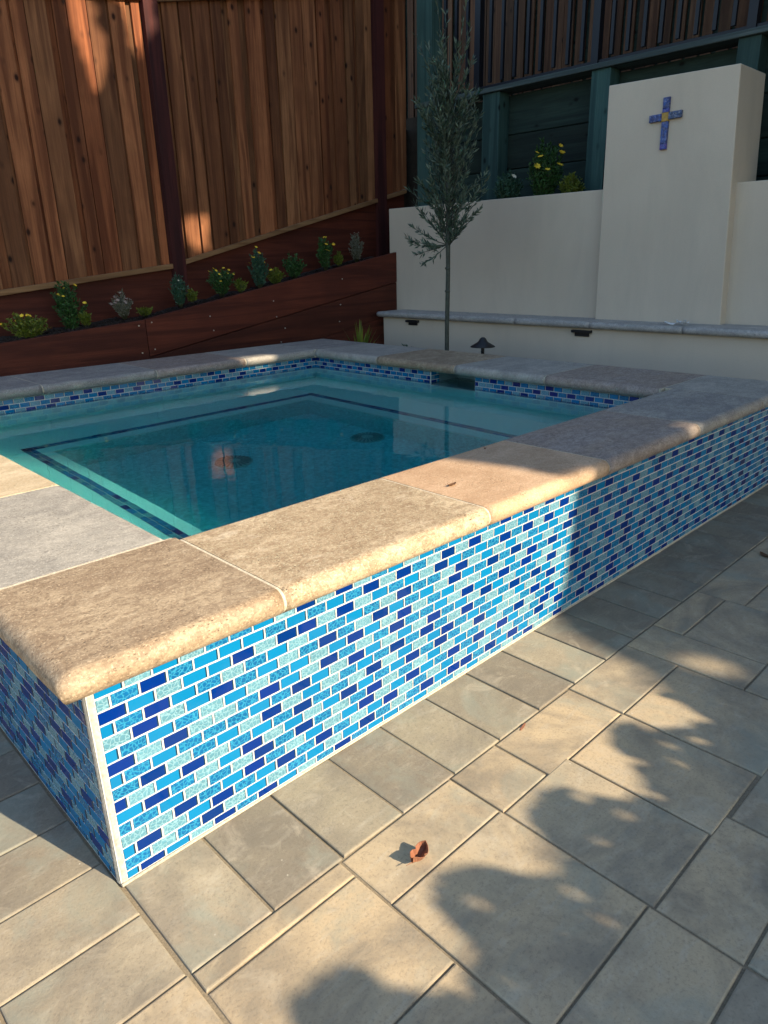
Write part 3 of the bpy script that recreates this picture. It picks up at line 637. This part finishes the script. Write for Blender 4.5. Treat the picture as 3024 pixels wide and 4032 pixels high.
def plant(x,y,z,h,w,kind,nf,label,cat='plant',group='small plants in the red planter',fm='yellow',seed=0,nb=16,ll=.028,lw=.010,fr=.012,fz=.75):
    h*=1.42; w*=1.42; nb=int(nb*1.9); ll*=1.15; lw*=1.25; fr*=1.35
    rr=random.Random(seed*7+3); e_=empty('flowering_plant' if nf else 'leafy_plant',(x,y,z),label,cat,group)
    st_=MB(); fo=MB(); fl_=MB(); tips=[]
    for b in range(nb):
        a=rr.uniform(0,6.28); q=math.sqrt(rr.random())*w/2; hh=h*rr.uniform(.55,1)*(1-.35*(q/(w/2))**2)
        p0=Vector((x+.012*math.cos(a),y+.012*math.sin(a),z-.01)); p2=Vector((x+q*math.cos(a),y+q*math.sin(a)*.8,z+hh)); p1=(p0+p2)/2+Vector((0,0,.1*hh))+Vector((rr.uniform(-.01,.01),rr.uniform(-.01,.01),0))
        pts=[p0,p1,p2]; st_.tube(pts,[.0018,.0013,.0008],4)
        tips.append(p2)
        nl=int(hh/.005)
        for i in range(nl):
            t_=rr.uniform(.12,1); pp=(p0*(1-t_)**2+p1*2*t_*(1-t_)+p2*t_*t_); d=(p2-p0).normalized()*.5+Vector((rr.uniform(-1,1),rr.uniform(-1,1),rr.uniform(-.3,.8)))
            leaf(fo,pp,d,ll*rr.uniform(.6,1.2),lw*rr.uniform(.7,1.2),rr)
    st_.build('stem',M['stem'],e_); fo.build('foliage',L_[kind],e_)
    if nf:
        for i in range(nf):
            p=tips[i%len(tips)]+Vector((rr.uniform(-.02,.02),rr.uniform(-.03,0),rr.uniform(.0,.02))) if i<len(tips)*fz else Vector((x+rr.uniform(-w/2,w/2)*.7,y-.3*w,z+h*rr.uniform(.3,.8)))
            fl_=MB(); flower(fl_,p,fr*rr.uniform(.7,1.15),rr); fl_.build('flower',M[fm],e_)
    return e_
PY=4.06
PL=[(1.335,.625,.14,.20,'yellowgreen',9,'round yellow-green bush with small dull blooms, nearest plant in the planter',.010,'yellow'),
(1.64,.665,.25,.17,'green',9,'tall leafy green plant with yellow daisies on long stalks, left end of the planter',.013,'yellow'),
(1.735,.70,.07,.07,'yellowgreen',0,'tiny yellow-green sprig at the foot of the tall daisy plant',.01,'yellow'),
(2.02,.735,.14,.12,'grey',14,'dry grey plant with faded buff blooms between daisy plant and red fence post',.010,'pinkish'),
(2.20,.735,.045,.09,'yellowgreen',0,'flat trailing sprig lying on the mulch beside the dry grey plant',.01,'yellow'),
(2.47,.79,.17,.10,'bluegreen',1,'upright blue-green plant in front of the first red fence post',.008,'white_'),
(2.59,.82,.06,.06,'yellowgreen',0,'small bright yellow-green tuft right of the blue-green plant',.01,'yellow'),
(2.86,.85,.16,.17,'green',12,'bushy dark green plant dotted with round yellow buds',.010,'yellow'),
(3.03,.87,.07,.08,'yellowgreen',0,'low yellow-green tuft under the yellow bud bush',.01,'yellow'),
(3.22,.895,.22,.13,'bluegreen',7,'tall plant with two large yellow flowers, middle of the planter',.014,'yellow'),
(3.39,.92,.09,.12,'yellowgreen',0,'low sprawling yellow-green plant beside the round green shrub',.01,'yellow'),
(3.575,.96,.14,.15,'green',0,'round dark green shrub without flowers in the planter',.01,'yellow'),
(3.93,1.02,.20,.12,'green',6,'dark plant with yellow blooms on top, right part of the planter',.014,'yellow'),
(4.10,1.05,.08,.07,'yellowgreen',0,'small yellow-green sprig right of the dark blooming plant',.01,'yellow'),
(4.32,1.08,.18,.11,'grey',2,'silvery grey plant nearest the stucco wall in the planter',.006,'pinkish')]
for i,(x,z,h,w,kind,nf,lab,fr,fm) in enumerate(PL):
    plant(x,PY+R.uniform(-.03,.03),z,h,w,kind,nf,lab,seed=i,nb=int(8+w*110),fr=fr,fm=fm,ll=.024 if kind!='grey' else .02,lw=.010 if kind!='grey' else .006)
for i,(y,h,w,kind,nf,lab,fm) in enumerate([(2.83,.15,.20,'bluegreen',3,'dim grey-green plant behind the wall beside the middle green post','white_'),(2.47,.28,.24,'green',9,'bushy plant with big yellow flowers behind the stucco wall','yellow'),(2.22,.09,.16,'yellowgreen',0,'low yellow-green plant next to the yellow flowers behind the wall','yellow'),(.60,.16,.22,'bluegreen',0,'dark leafy plant behind the wall right of the pier','yellow')]):
    plant(4.95,y,1.45 ,h+.09,w,kind,nf,lab,seed=40+i,nb=int(12+w*120),group='plants behind the stucco wall',fr=.021,fm=fm)
# strap leaf plant left of bench
e_=empty('strap_leaf_plant',(3.95,3.62,0),'yellow-green strap-leaved plant at the left end of the bench','plant')
fo=MB(); rr=random.Random(77)
for k in range(46):
    a=rr.uniform(0,6.28); h_=rr.uniform(.44,.66); q=rr.uniform(.03,.15); pts=[]
    for i in range(6):
        t_=i/5; pts.append(Vector((3.86+q*math.cos(a)*t_*t_*1.2,3.53+q*math.sin(a)*t_*t_*1.4,h_*(t_-.22*t_*t_*(q/.15)))))
    s_=Vector((-math.sin(a),math.cos(a),0)); c=(rr.random(),0,0); w=rr.uniform(.010,.020)
    n=fo.add([p+s_*w*(1-abs(2*(i/5)-1)**2)*.9*sg+s_*.0006*sg for i,p in enumerate(pts) for sg in (-1,1)])
    for i in range(5): fo.face((n+2*i,n+2*i+1,n+2*i+3,n+2*i+2),0,c)
fo.build('leaves',L_['yellowgreen'],e_)
e_=plant(3.95,3.05,.0,.33,.12,'bluegreen',0,'thin weedy plant behind the far coping beside the olive trunk',seed=90,group='plants in the bed behind the spa',nb=14)
# olive tree
TX,TY=3.8,2.492
ol=empty('young_olive_tree',(TX,TY,0),'slim young olive tree with narrow grey-green crown behind the spa','tree')
tr=MB(); rr=random.Random(5)
tr.tube([(TX+rr.uniform(-.003,.003),TY+rr.uniform(-.003,.003),z) for z in (0,.2,.4,.6,.8,1.0,1.2,1.4,1.6,1.8,2.0,2.2,2.45)],[.019,.0175,.017,.0165,.017,.016,.017,.014,.012,.010,.007,.004,.002],10)
for z in (.86,1.02): tr.tube([(TX,TY,z-.008),(TX,TY,z),(TX,TY,z+.008)],[.017,.0215,.017],10)
cw=MB(); cr_=MB()
def env(z):
    pts=[(1.15,.12),(1.28,.30),(1.45,.29),(1.6,.30),(1.74,.25),(1.84,.20),(1.98,.27),(2.2,.25),(2.35,.17),(2.5,.09),(2.8,.04)]
    for (a,b),(c,d) in zip(pts,pts[1:]):
        if a<=z<=c: return b+(d-b)*(z-a)/(c-a)
    return .05
def branch(p0,p2,nl,ll=.048):
    mid=(p0+p2)/2+Vector((rr.uniform(-.02,.02),rr.uniform(-.02,.02),rr.uniform(-.06,.0)))
    B=lambda t_:p0*(1-t_)**2+mid*2*t_*(1-t_)+p2*t_*t_
    cw.tube([B(i/4) for i in range(5)],[.0038,.003,.0024,.0018,.001],5,cap=False)
    for i in range(nl):
        t_=rr.uniform(.15,1)**.8; pp=B(t_); d=(B(min(1,t_+.05))-B(t_-.05)).normalized()*.9+Vector((rr.uniform(-1,1),rr.uniform(-1,1),rr.uniform(-.6,.9)))*.75
        leaf(cr_,pp,d,ll*rr.uniform(.7,1.3),.0108*rr.uniform(.8,1.2),rr,fold=.15)
for k in range(140):
    z0=rr.uniform(1.16,2.12); a=rr.uniform(0,6.28); z1=z0+rr.uniform(.12,.42); q=env(z1)*rr.uniform(.25,1.0)
    branch(Vector((TX,TY,z0)),Vector((TX+q*math.cos(a),TY+q*math.sin(a),z1)),int(28+rr.random()*20))
for (dy,z1) in ((.27,2.52),(.08,2.72),(-.12,2.66),(-.18,2.5),(.02,2.6),(.17,2.45)):
    branch(Vector((TX,TY,2.0)),Vector((TX+rr.uniform(-.05,.05),TY+dy,z1)),32)
for (dy,dz,n_) in ((.36,.02,46),(.31,.10,50),(.27,-.10,34),(.22,-.17,26),(.17,-.02,40),(.30,-.03,40),(-.20,.10,26),(-.30,.16,20),(-.14,.05,26)):
    branch(Vector((TX,TY,1.18)),Vector((TX-.06,TY+dy,1.22+dz)),n_)
tr.build('trunk',M['bark'],ol); cw.build('branches',M['bark'],ol); cr_.build('crown',L_['olive'],ol)
# path light
mb=MB(); PX,PYY=3.75,2.113
mb.lathe([(.001,.556),(.012,.554),(.022,.545),(.030,.530),(.040,.520),(.088,.492),(.088,.488),(.03,.503),(.013,.500),(.012,.46),(.014,.458),(.012,.455),(.011,.0)],PX,PYY,28)
o=mb.build('path_light',M['black']); tag(o,'black mushroom-shaped path light between olive trunk and bench','garden light')
# ------------------------------------------------------------------ dry leaves
M['dry']=mat_leaf('dry_leaf',(.26,.10,.055),(.31,.135,.075)); M['dry2']=mat_leaf('dry_leaf_dark',(.10,.05,.025),(.14,.07,.03))
def dryleaf(x,y,z,l,w,rot,curl,mat,label,cat='leaf',notch=False):
    mb=MB(); Mx=Matrix.Translation((x,y,z))@Matrix.Rotation(rot,4,'Z'); nx_=10; ids=[]; rr=random.Random(int(x*100))
    for i in range(nx_+1):
        t_=i/nx_; hw=w/2*math.sin(math.pi*min(1,max(.03,t_)))**.7
        if notch and .4<t_<.6: hw*=.72
        L=[]
        for j in range(5):
            v=(j-2)/2; L.append(Mx@Vector((-l/2+l*t_,v*hw*(1 if v<0 or not notch else .55+.5*abs(t_-.5)*2),.0015+curl*(v*v)*w+curl*.6*l*(t_-.5)**2*2+rr.uniform(0,.0008))))
        ids.append(mb.add(L))
    for i in range(nx_):
        for j in range(4): mb.face((ids[i]+j,ids[i+1]+j,ids[i+1]+j+1,ids[i]+j+1),0,(.8 if j<2 else .3,0,0))
    mb.tube([Mx@Vector((-l/2,0,.004+curl*.3*l)),Mx@Vector((-l/2-.4*w,.1*w,.012))],[.0008,.0005],5)
    o=mb.build('dry_leaf',mat); tag(o,label,cat,'fallen dry leaves'); s_=o.modifiers.new('solid','SOLIDIFY'); s_.thickness=.0008; return o
dryleaf(.437,-.357,0,.046,.036,.15,.5,M['dry'],'curled reddish-brown dry leaf on the sunlit paver','leaf',True)
dryleaf(.915,-.262,-.001,.034,.006,.25,.04,M['dry'],'thin brown twig-like leaf on the joint between pavers','leaf')
dryleaf(1.121,.150,H,.034,.013,.1,.2,M['dry2'],'small dark brown leaf on the orange coping stone','leaf')
dryleaf(2.408,-.31,0,.05,.022,.9,.2,M['dry2'],'brown leaf on the shaded pavers at the far right','leaf')
dryleaf(1.50,.33,H,.010,.006,.1,.2,M['dry2'],'tiny dark speck of leaf near the inner edge of the orange coping stone','leaf')
# ------------------------------------------------------------------ unseen trees added towards the sun, crowns shaped to the shadow outlines
EU=Vector((.9645,.264,0)).normalized(); EV=SUN.cross(EU).normalized()
if EV.z<0: EV=-EV
G=[(-.053,-.213),(-.03,-.203),(-.003,-.201),(.037,-.205),(.071,-.221),(.092,-.245),(.095,-.265),(.092,-.283),(.107,-.298),(.147,-.308),(.2,-.31),(.225,-.284),(.242,-.261),(.274,-.248),(.322,-.247),(.359,-.262),(.379,-.28),(.388,-.303),(.398,-.326),(.424,-.346),(.452,-.349),(.477,-.341),(.493,-.322),(.518,-.302),(.556,-.291),(.61,-.292),(.646,-.307),(.666,-.328),(.675,-.351),(.678,-.373),(.699,-.387),(.753,-.391),(.786,-.379),(.81,-.358),(.855,-.341),(.903,-.335),(.951,-.341),(.962,-.351),(.973,-.387),(1.007,-.42),(1.064,-.43),(1.096,-.406),(1.098,-.379),(1.145,-.362),(1.208,-.34),(1.245,-.305),(1.289,-.254),(1.357,-.196),(1.4,-.188),(1.43,-.116),(1.471,-.035),(1.537,.049),(1.60,.115),(1.5,.17),(1.33,.21),(1.34,.26),(1.352,.31),(1.35,.47),(1.33,.8),(1.28,1.15),(1.05,1.42),(.6,1.5),(.25,1.62),(.1,2.2),(0,7),(-3.2,7),(-3.2,-3.2),(-.06,-3.2),(-.07,-.5),(-.058,-.26)]
HOLES=[[(3.10,4.25),(3.27,4.25),(3.34,3.92),(3.26,3.76),(3.21,3.85),(3.15,4.068)],[(3.516,4.25),(3.687,4.25),(3.68,4.076),(3.624,3.952),(3.559,3.977)],[(3.79,2.94),(3.95,2.945),(3.98,2.853),(3.97,2.77),(3.80,2.77)],[(6.50,2.98),(6.64,2.98),(6.66,2.58),(6.52,2.58)],[(3.004,1.592),(3.258,1.561),(3.253,1.508),(3.033,1.533)],[(1.329,-.396),(1.369,-.418),(1.346,-.452),(1.303,-.447),(1.284,-.416)],[(2.13,.115),(2.25,.10),(2.25,.085),(2.12,.09)]]
DOTS=[(.639,-.342),(.635,-.389),(.541,-.373),(.477,-.364),(.473,-.394),(.396,-.371),(.29,-.3),(.311,-.373),(.369,-.402),(.291,-.39),(.224,-.381),(.176,-.349),(.129,-.315),(.087,-.266),(.816,-.379),(.856,-.421),(.723,-.409),(.748,-.45),(.912,-.41),(.964,-.44),(.952,-.38),(1.144,-.47),(1.056,-.436)]
def inside(p,poly):
    x,y=p; c=False; j=len(poly)-1
    for i in range(len(poly)):
        xi,yi=poly[i]; xj,yj=poly[j]
        if (yi>y)!=(yj>y) and x<(xj-xi)*(y-yi)/(yj-yi)+xi: c=not c
        j=i
    return c
def dist(p,poly):
    x,y=p; m=1e9; j=len(poly)-1
    for i in range(len(poly)):
        ax,ay=poly[j]; bx,by=poly[i]; dx,dy=bx-ax,by-ay; L=dx*dx+dy*dy
        t_=0 if L==0 else max(0,min(1,((x-ax)*dx+(y-ay)*dy)/L)); m=min(m,(x-ax-dx*t_)**2+(y-ay-dy*t_)**2); j=i
    return math.sqrt(m)
trees=[empty('unseen_shade_tree',EU*u0+SUN*7-Vector((0,0,(EU*u0+SUN*7).z)),lab,'tree','unseen trees added to shade the patio') for u0,lab in ((1.5,'unseen leafy tree with crown shaped to shade the patio, nearest the spa corner'),(5.0,'unseen tree added to shade the cedar fence'),(8.4,'unseen tree added to shade the stucco wall'))]
TB=[MB(),MB(),MB()]; rr=random.Random(99)
def canopy(u,v,r,depth):
    p=EU*u+EV*v+SUN*depth
    if p.z<.25: return
    i=0 if u<2.8 else (1 if u<6.6 else 2)
    x=(EU+SUN*rr.uniform(-.5,.5)).normalized(); a=rr.uniform(0,6.28); y=(EV+SUN*rr.uniform(-.5,.5)).normalized()
    n=TB[i].add([p+(x*math.cos(a+k*math.pi/3)+y*math.sin(a+k*math.pi/3))*r*(1 if k%3==0 else .72) for k in range(6)])
    TB[i].face(tuple(n+k for k in range(6)),0,(rr.random(),0,0))
cnt=0
def ok(u,v,r):
    if inside((u,v),G) or dist((u,v),G)<r*.8: return False
    for h in HOLES:
        if abs(u-h[0][0])<.8 and abs(v-h[0][1])<.9 and (inside((u,v),h) or dist((u,v),h)<r*(.7 if r<.1 or h[0][0]<6 else .97)): return False
    if -.5<v<-.2:
        for d in DOTS:
            if (u-d[0])**2+(v-d[1])**2<(r*.8+.0042)**2: return False
    return True
# fine leaves hug the lit opening and the flecks, larger sprays fill the rest
for (ua,ub,va_,vb,r,n_) in ((-.08,1.45,-.52,-.18,.0125,19000),(-.1,1.7,-1.0,-.2,.035,5000),(-.12,1.75,-.62,.75,.030,7500),(-.1,1.9,-1.2,-.5,.06,1400),(1.2,2.4,-.6,2.0,.05,3000),(.2,3.6,1.3,2.5,.07,5200),(2.2,4.4,2.4,4.5,.06,5200),(6.3,6.9,2.3,3.2,.03,2200),(2.9,3.5,1.3,1.8,.03,1400),(2.0,2.4,-.05,.25,.02,900)):
    for _ in range(n_):
        u=rr.uniform(ua,ub); v=rr.uniform(va_,vb)
        if ok(u,v,r): canopy(u,v,r*rr.uniform(.75,1.1),rr.uniform(2.9,3.7) if (v<.75 and u<1.13) else (rr.uniform(8.0,9.6) if (v<1.3 and u<2.4) else rr.uniform(5.6,7.6)))
for _ in range(10500):
    u=rr.uniform(-.1,8.3); v=rr.uniform(-1.6,5.9); r=rr.uniform(.14,.24)
    if ok(u,v,r): canopy(u,v,r,rr.uniform(6.2,8.6))
for t_,b,u0 in zip(trees,TB,(1.5,5.0,8.4)):
    b.build('crown',L_['big'],t_)
    base=EU*u0+SUN*7; base.z=0; tk=MB(); tk.tube([base,base+Vector((.05,.05,1.2)),base+Vector((0,.1,2.6)),base+Vector((.1,0,4.5))],[.2,.16,.13,.06],12); tk.build('trunk',M['bark'],t_)
